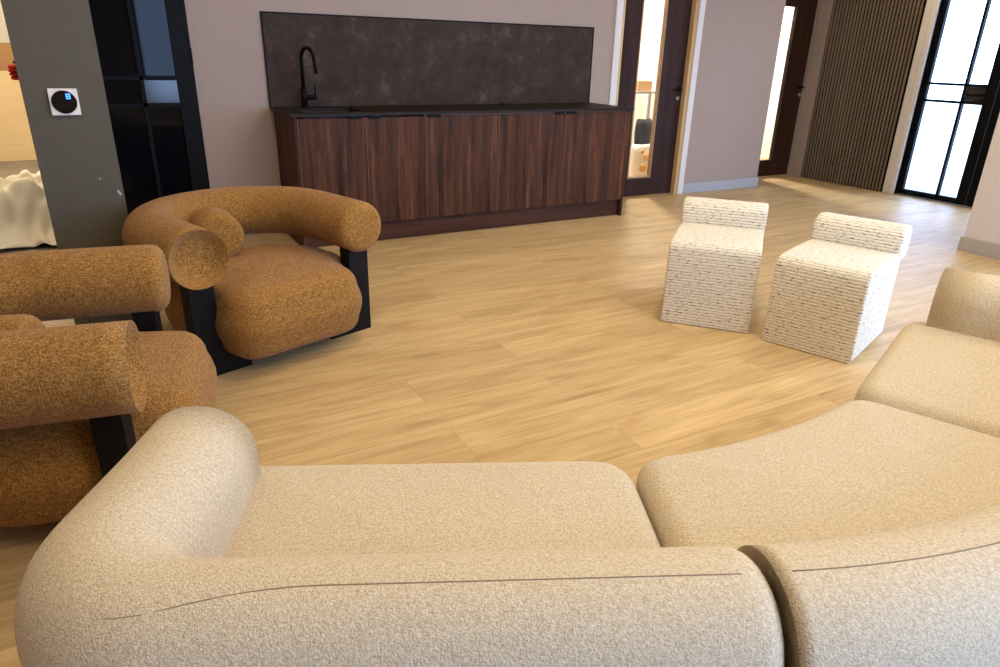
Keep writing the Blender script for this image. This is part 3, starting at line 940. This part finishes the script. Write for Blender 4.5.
# ------------------------------------------------------------------ ochre barrel armchairs
AR, AZ, HW = .122, .535, .398           # tube radius, tube centre height, half span between arm centres
def make_chair(root):
    # tube: U path in plan, front at y = 0, back at +y
    path = [(-HW, -.02+.02*k) for k in range(0, 19)]
    cyc, bk_ = .36, .375
    for k in range(1, 40):
        a = pi*k/40
        path.append((-HW*math.cos(a), cyc+bk_*math.sin(a)))
    path += [(HW, .34-.02*k) for k in range(0, 19)]
    rnd = [(AR*math.cos(2*pi*k/36), AZ+AR*math.sin(2*pi*k/36)) for k in range(36)]
    rings, c0, c1 = sweep_roll(path, rnd, .045, .045)
    vs, fs = ring_mesh(rings, True, c0, c1)
    mesh_obj('backrest', vs, fs, M['ochre'], root)
    # seat cushion
    plan = [(-.315, -.14), (.295, -.14), (.325, .06), (.41, .16), (.41, .38), (.24, .62), (-.24, .62), (-.41, .38), (-.41, .16), (-.335, .06)]
    seat = relax(resample(round_poly(plan, [.10, .10, .05, .1, .2, .2, .2, .2, .1, .05]), .03), 4)
    puffy('seat', seat, .07, .385, .075, .085, .025, M['ochre'], root, None, .02)
    # black L-shaped leg slabs under the arms
    for s in (-1, 1):
        prof_ = [(.445, .0), (.445, .44), (.335, .44), (.335, .20)]
        for k in range(1, 7):
            a = pi/2*k/6
            prof_.append((.335-.11*(1-math.cos(a)), .20-.11*math.sin(a)))
        prof_ += [(.21, .078), (.21, .0)]
        bm = bmesh.new()
        f = [bm.verts.new((s*x, .030, z)) for x, z in prof_]
        b_ = [bm.verts.new((s*x, .105, z)) for x, z in prof_]
        bm.faces.new(f); bm.faces.new(b_[::-1])
        for i in range(len(f)):
            j = (i+1) % len(f)
            bm.faces.new((f[i], b_[i], b_[j], f[j]))
        from_bm('leg', bm, M['black_wood'], root, False, .003)
    boxes('rear_leg', [(-.14, .14, .70, .78, .0, .44)], M['black_wood'], root, .003)
    boxes('base', [(-.16, .16, .0, .80, .035, .10)], M['black_wood'], root, .003)
    return root
c1_ = tag(empty('armchair', (.618, 2.985, 0), math.radians(17.8)), 'ochre barrel armchair in front of the walnut cabinets, black slab legs showing', 'armchair', 'ochre barrel armchairs')
make_chair(c1_)
c2_ = c1_.copy(); COL.objects.link(c2_)
c2_.location = (.022, 2.275, 0)
c2_.rotation_euler = (0, 0, math.radians(80.0))
c2_['label'] = 'ochre barrel armchair at the left edge of the picture, side on behind the sofa arm'
for ch in list(c1_.children):
    d = ch.copy(); COL.objects.link(d); d.parent = c2_
# bolsters
def bolster(name, loc, direction, label, L=.21, R=.112):
    o = empty(name, loc)
    prof_ = []
    rr = .03
    for k in range(7):
        a = pi/2*k/6
        prof_.append((R-rr+rr*math.sin(a), -L/2+rr*(1-math.cos(a))))
    prof_ += [(r_, -y_) for r_, y_ in prof_[::-1]]
    rings = [[(r_*math.cos(2*pi*k/40), y_, r_*math.sin(2*pi*k/40)) for k in range(40)] for r_, y_ in prof_]
    vs, fs = ring_mesh(rings, True, (0, -L/2-.006, 0), (0, L/2+.006, 0))
    me = mesh_obj(name, vs, fs, M['ochre'])
    bpy.data.objects.remove(o)
    me.location = loc
    me.rotation_euler = (0, 0, direction)
    return tag(me, label, 'cushion', 'ochre bolster cushions')
bolster('bolster_cushion', (.382, 3.40, .500), math.radians(2), 'round ochre bolster on the seat of the armchair before the cabinets')
bolster('bolster_cushion', (-.37, 2.235, .492), math.radians(73), 'ochre bolster in the armchair cut by the left edge, just its top showing')

# ------------------------------------------------------------------ poufs with a bolster back
def make_pouf(root, w, dep):
    hw = w/2
    # side outline of the seat block (depth y from the front, z), walked front-bottom -> top -> back-bottom
    def arc(cy, cz, r, a0, a1, n=7): return [(cy+r*math.cos(a0+(a1-a0)*k/n), cz+r*math.sin(a0+(a1-a0)*k/n)) for k in range(n+1)]
    zt = .445
    outl = [(.0, .004)]+[(.0, .06+.06*k) for k in range(5)]+arc(.05, zt-.05, .05, pi, pi/2)+[(.05+.07*k, zt+.004*math.sin(pi*k/5)) for k in range(1, 5)]+arc(dep-.06, zt-.06, .06, pi/2, 0)+[(dep, .32), (dep, .2), (dep, .1), (dep, .004)]
    def block(name, outl, hw, rc, closed):
        # cross rings along the width with softly rounded side edges
        K = 5; xs = []
        for k in range(K+1):
            a = pi/2*k/K
            xs.append((-hw+rc*(1-math.sin(a)), rc*(1-math.cos(a))))
        xs = xs+[(-hw+rc+(2*hw-2*rc)*k/6, 0) for k in range(1, 6)]+[(-x, d) for x, d in xs[::-1]]
        # xs[k]: (x position, inset).  first ring inset 0 at... order: side face outermost has largest inset
        fixed = []
        for k in range(K+1):
            a = pi/2*k/K
            fixed.append((-hw+rc*(1-math.cos(a)), rc*(1-math.sin(a))))
        xs = fixed+[(-hw+rc+(2*hw-2*rc)*k/6, 0) for k in range(1, 6)]+[(-x, d) for x, d in fixed[::-1]]
        cy = sum(p[0] for p in outl)/len(outl); cz = sum(p[1] for p in outl)/len(outl)
        poly = [Vector(p) for p in outl]
        ar = sum(poly[i-1].x*poly[i].y-poly[i].x*poly[i-1].y for i in range(len(poly)))
        sgn = 1 if ar > 0 else -1
        bm = bmesh.new(); uvl = bm.loops.layers.uv.new('UVMap')
        arcl = [0.0]
        for i in range(1, len(poly)): arcl.append(arcl[-1]+(poly[i]-poly[i-1]).length)
        tot = arcl[-1]+(poly[0]-poly[-1]).length
        rings = []
        for x, d in xs:
            q = inset(poly, d*sgn)
            rings.append([bm.verts.new((x, p.x, max(p.y, .004) if not closed else p.y)) for p in q])
        n = len(poly)
        for i in range(len(rings)-1):
            for j in range(n):
                k = (j+1) % n
                f = bm.faces.new((rings[i][j], rings[i][k], rings[i+1][k], rings[i+1][j]))
                l0 = arcl[j]; l1 = arcl[k] if k else tot
                for lp, (x, l) in zip(f.loops, ((xs[i][0], l0), (xs[i][0], l1), (xs[i+1][0], l1), (xs[i+1][0], l0))):
                    lp[uvl].uv = (x, l)
        for r, s in ((rings[0], -1), (rings[-1], 1)):
            f = bm.faces.new(r)
            for lp in f.loops:
                lp[uvl].uv = (lp.vert.co.z+3.0, lp.vert.co.y+s*2)
        bmesh.ops.recalc_face_normals(bm, faces=bm.faces)
        me = bpy.data.meshes.new(name); bm.to_mesh(me); bm.free()
        o = link(name, me, M['pouf'], root, True)
        md = o.modifiers.new('edges', 'EDGE_SPLIT'); md.split_angle = math.radians(50)
        return o
    block('seat', outl, hw, .012, False)
    r0 = .072
    cy, cz = dep+.012, .486
    roll = []
    for k in range(40):
        a = 2*pi*k/40
        ca, sa = math.cos(a), math.sin(a)
        e = 2/3.0
        roll.append((cy+.088*math.copysign(abs(ca)**e, ca), cz+.088*math.copysign(abs(sa)**e, sa)))
    block('back_bolster', roll, hw+.004, .016, True)
    return root
pA, pB = Vector((2.456, 2.565)), Vector((2.748, 2.219))
pC, pD = Vector((2.745, 2.131)), Vector((2.885, 1.727))
def place_pouf(a, b_, label):
    m_ = (a+b_)/2
    ang = math.atan2((b_-a).y, (b_-a).x)
    t = tag(empty('pouf', (m_.x, m_.y, 0), ang), label, 'pouf', 'flecked cream poufs')
    make_pouf(t, (b_-a).length, .55)
    return t
place_pouf(pA, pB, 'ribbed cream pouf with brown flecks, the left of the two, nearer the brown door')
place_pouf(pC, pD, 'ribbed cream pouf with brown flecks, right one beside the far sofa section')

# ------------------------------------------------------------------ things seen through the opening on the left
o = boxes('plywood_board', [(-.6, .6, -.012, .012, 0, 1.0)], M['board'])
o.location = (-1.15, 10.02, .001); o.rotation_euler = (math.radians(-4), 0, 0)
tag(o, 'pale plywood board leaning behind the dust sheet in the next room', 'board')
o = boxes('hardboard_sheet', [(-.7, .62, -.006, .006, 0, 1.30)], M['board_tan'])
o.location = (-1.15, 10.18, .001); o.rotation_euler = (math.radians(-4), 0, 0)
tag(o, 'taller tan board standing behind the pale plywood in the next room', 'board')
# dust sheet heap
bm = bmesh.new()
NX, NY = 60, 60
gv = {}
for i in range(NX+1):
    for j in range(NY+1):
        u, v = i/NX, j/NY
        x = -1.75+1.55*u; y = 5.49+1.55*v
        edge = min(1, min(u, 1-u, v*.9, 1-v)/.20)
        hgt = .40*(edge*edge*(3-2*edge))
        p = Vector((x*2.6, y*2.6, .3))
        hgt *= .62+.4*noise.noise(p)
        fold = abs(noise.noise(Vector((x*5+y*3, y*5-x*2, 1.7))))*.13+abs(noise.noise(Vector((x*11, y*9, 4.1))))*.07
        z = .012+hgt+fold*(.3+edge)
        wob = .06*noise.noise(Vector((x*4, y*4, 9)))
        gv[i, j] = bm.verts.new((x+wob, max(y+wob*.6, 5.475), z))
for i in range(NX):
    for j in range(NY):
        bm.faces.new((gv[i, j], gv[i+1, j], gv[i+1, j+1], gv[i, j+1]))
o = from_bm('dust_sheet', bm, M['sheet'], None, True)
md = o.modifiers.new('thick', 'SOLIDIFY'); md.thickness = .006; md.offset = 1
tag(o, 'crumpled cream dust sheet heaped on the floor past the dark pillar', 'dust sheet')

# person in the next room: only a gloved hand shows past the pillar
def skin_body(name, verts, edges, radii, mat, parent=None, root=0, sub=2):
    me = bpy.data.meshes.new(name)
    me.from_pydata(verts, edges, [])
    o = link(name, me, mat, parent, False)
    sk = o.modifiers.new('skin', 'SKIN')
    sk.use_smooth_shade = True
    for i, r in enumerate(radii):
        d = me.skin_vertices[0].data[i]
        d.radius = (r, r) if not isinstance(r, tuple) else r
        d.use_root = (i == root)
    ss = o.modifiers.new('sub', 'SUBSURF'); ss.levels = sub; ss.render_levels = sub
    return o
t = tag(empty('person', (-.02, 6.25, 0)), 'person behind the pillar, only a red and black gloved fist showing', 'person')
bv = [(0,0,.96), (0,0,1.12), (0,0,1.32), (-.01,0,1.46), (-.02,0,1.54), (-.03,0,1.63), (-.035,0,1.71),
      (0,-.10,.92), (-.01,-.11,.50), (.02,-.11,.09), (-.10,-.11,.045), (0,.10,.92), (-.03,.11,.50), (-.01,.11,.09), (-.13,.11,.045),
      (0,-.17,1.43), (.02,-.235,1.36), (0,-.235,1.12), (-.22,-.16,1.10), (-.36,-.08,1.115),
      (0,.17,1.43), (.02,.235,1.36), (.04,.25,1.10), (-.05,.25,.86), (-.07,.25,.79)]
be = [(0,1),(1,2),(2,3),(3,4),(4,5),(5,6),(0,7),(7,8),(8,9),(9,10),(0,11),(11,12),(12,13),(13,14),(3,15),(15,16),(16,17),(17,18),(18,19),(3,20),(20,21),(21,22),(22,23),(23,24)]
br_ = [.14,.13,.145,.09,.055,.085,.08, .095,.062,.045,.04, .095,.062,.045,.04, .065,.06,.047,.04,.03, .065,.06,.047,.032,.035]
body = skin_body('body', bv, be, br_, M['shirt'], t, 0)
skin_body('trousers', [(0,0,.97),(0,-.10,.90),(-.01,-.11,.50),(.02,-.11,.12),(0,.10,.90),(-.03,.11,.50),(-.01,.11,.12)], [(0,1),(1,2),(2,3),(0,4),(4,5),(5,6)], [.155,.11,.075,.06,.11,.075,.06], M['trousers'], t)
skin_body('head', [(-.03,0,1.56),(-.035,0,1.65),(-.03,0,1.72),(-.11,0,1.635)], [(0,1),(1,2),(1,3)], [.055,.088,.080,.018], M['skin'], t)
skin_body('hair', [(.01,0,1.68),(-.01,0,1.74)], [(0,1)], [.088,.082], M['hair'], t)
gx, gy, gz = -.40, -.06, 1.115
skin_body('glove', [(gx+.03,gy,gz),(gx-.02,gy,gz+.005),(gx-.055,gy,gz)], [(0,1),(1,2)], [(.028,.03),(.030,.042),(.024,.04)], M['black_rubber'], t)
for k in range(4):
    z = gz+.038-.025*k
    kx = gx-.058+.004*abs(k-1.2)
    skin_body('finger', [(kx+.03,gy+.018,z),(kx-.028,gy-.012,z),(kx-.036,gy-.034,z-.002),(kx-.012,gy-.052,z-.004),(kx+.012,gy-.044,z-.005)], [(0,1),(1,2),(2,3),(3,4)], [.0125,.0125,.0118,.0110,.0095], M['red_glove'], t)
skin_body('thumb', [(gx+.0,gy-.01,gz+.040),(gx-.03,gy-.03,gz+.060),(gx-.062,gy-.036,gz+.068)], [(0,1),(1,2)], [.015,.013,.010], M['black_rubber'], t)

# ------------------------------------------------------------------ store room behind door 1
t = tag(empty('wall_shelf', (5.4, 6.45, .94)), 'grey shelf seen through the glass of the brown door', 'shelf')
boxes('board', [(-.7, .7, -.22, .22, 0, .022)], M['grey_shelf'], t)
boxes('upright', [(.02, .045, -.20, -.175, -.939, 0)], M['steel'], t)
boxes('upright', [(-.68, -.655, -.20, -.175, -.939, 0)], M['steel'], t)
t = tag(empty('cardboard_box', (5.40, 6.40, .963)), 'small cardboard box on the shelf behind the brown door', 'box')
boxes('body', [(-.10, .10, -.08, .08, 0, .10)], M['card'], t, .003)
boxes('flap', [(-.10, -.001, -.08, .08, .1005, .104), (.001, .10, -.08, .08, .1005, .104)], M['card'], t)
# sack with orange print
bm = bmesh.new()
rings = []
for k in range(13):
    z = k/12
    w_ = .175*(1-.10*abs(2*z-1)**3); d_ = .085*(1-.55*z**3)
    rings.append([(w_*math.copysign(abs(math.cos(a))**.6, math.cos(a)), d_*math.copysign(abs(math.sin(a))**.8, math.sin(a)), .05+.37*z+.012*math.sin(3*a)*z) for a in [2*pi*q/32 for q in range(32)]])
vs, fs = ring_mesh(rings, True, (0, 0, .05), (0, 0, .42))
t = tag(empty('printed_sack', (5.175, 5.98, 0)), 'white sack with orange print behind the glass of the brown door', 'sack')
mesh_obj('body', vs, fs, M['sack'], t)
boxes('tray', [(-.17, .17, -.10, .10, .001, .05)], M['black_rubber'], t, .004)
for (x, z, r) in ((-.02, .30, .036), (-.06, .19, .045), (-.085, .36, .02)):
    bm = bmesh.new()
    tube(bm, [(x, -.080, z), (x, -.0905, z)], r, 20)
    from_bm('print', bm, M['orange_print'], t, True)
# dark bag behind
rings = []
for k in range(11):
    z = k/10
    rings.append([(.14*(1-.35*z*z)*math.copysign(abs(math.cos(a))**.7, math.cos(a))+.03*math.sin(5*z), .10*(1-.3*z)*math.sin(a), .66*z+.02*math.sin(2*a+1)) for a in [2*pi*q/24 for q in range(24)]])
vs, fs = ring_mesh(rings, True, (0, 0, 0), (.0, 0, .67))
o = mesh_obj('tool_bag', vs, fs, M['dark_fabric']); o.location = (5.34, 6.175, .001)
tag(o, 'slumped black bag standing behind the white sack in the store room', 'bag')
bm = bmesh.new()
tube(bm, [(0, 0, .001), (0, 0, .42), (0, 0, .44), (0, 0, .46), (0, 0, .50)], [.032, .032, .026, .014, .014], 18)
o = from_bm('blue_bottle', bm, M['blue_plastic'], None, True); o.location = (5.09, 6.14, 0)
tag(o, 'blue bottle between the black bag and the white sack', 'bottle')

# ------------------------------------------------------------------ ceiling downlights
def downlight(x, y, power, group, label, col=WARM):
    t = tag(empty('ceiling_light', (x, y, H)), label, 'ceiling light', group)
    bm = bmesh.new()
    vs, fs = ring_mesh([[(r*math.cos(2*pi*k/32), r*math.sin(2*pi*k/32), z) for k in range(32)] for r, z in ((.10, -.001), (.10, -.008), (.085, -.010), (.083, -.004))])
    bm.free()
    mesh_obj('bezel', vs, fs, M['white_trim'], t)
    L = bpy.data.lights.new('lamp', 'AREA'); L.shape = 'DISK'; L.size = .17; L.energy = power; L.color = col
    lo = bpy.data.objects.new('lamp', L); COL.objects.link(lo); lo.parent = t; lo.location = (0, 0, -.012)
for x in (-.8, .9, 2.6, 4.3):
    for y in (.6, 2.4, 4.2):
        downlight(x, y, LAMP_W*(.30 if y > 4 else 1)*(.35 if x < 0 else 1), 'warm downlights in the lounge ceiling', 'round white downlight in the lounge ceiling')
downlight(6.6, 4.2, LAMP_W*.6, 'warm downlights in the lounge ceiling', 'round white downlight in the lobby ceiling')
for x, y in ((-1.3, 6.6), (-1.3, 8.8), (-.2, 8.0)):
    downlight(x, y, 44, 'downlights in the next room', 'round white downlight in the next room', (1, .84, .62))
downlight(5.2, 6.3, 95, 'downlights in the store and corridor', 'round white downlight in the store room', (1, .91, .76))
downlight(7.1, 6.9, 115, 'downlights in the store and corridor', 'round white downlight in the corridor', (1, .95, .85))
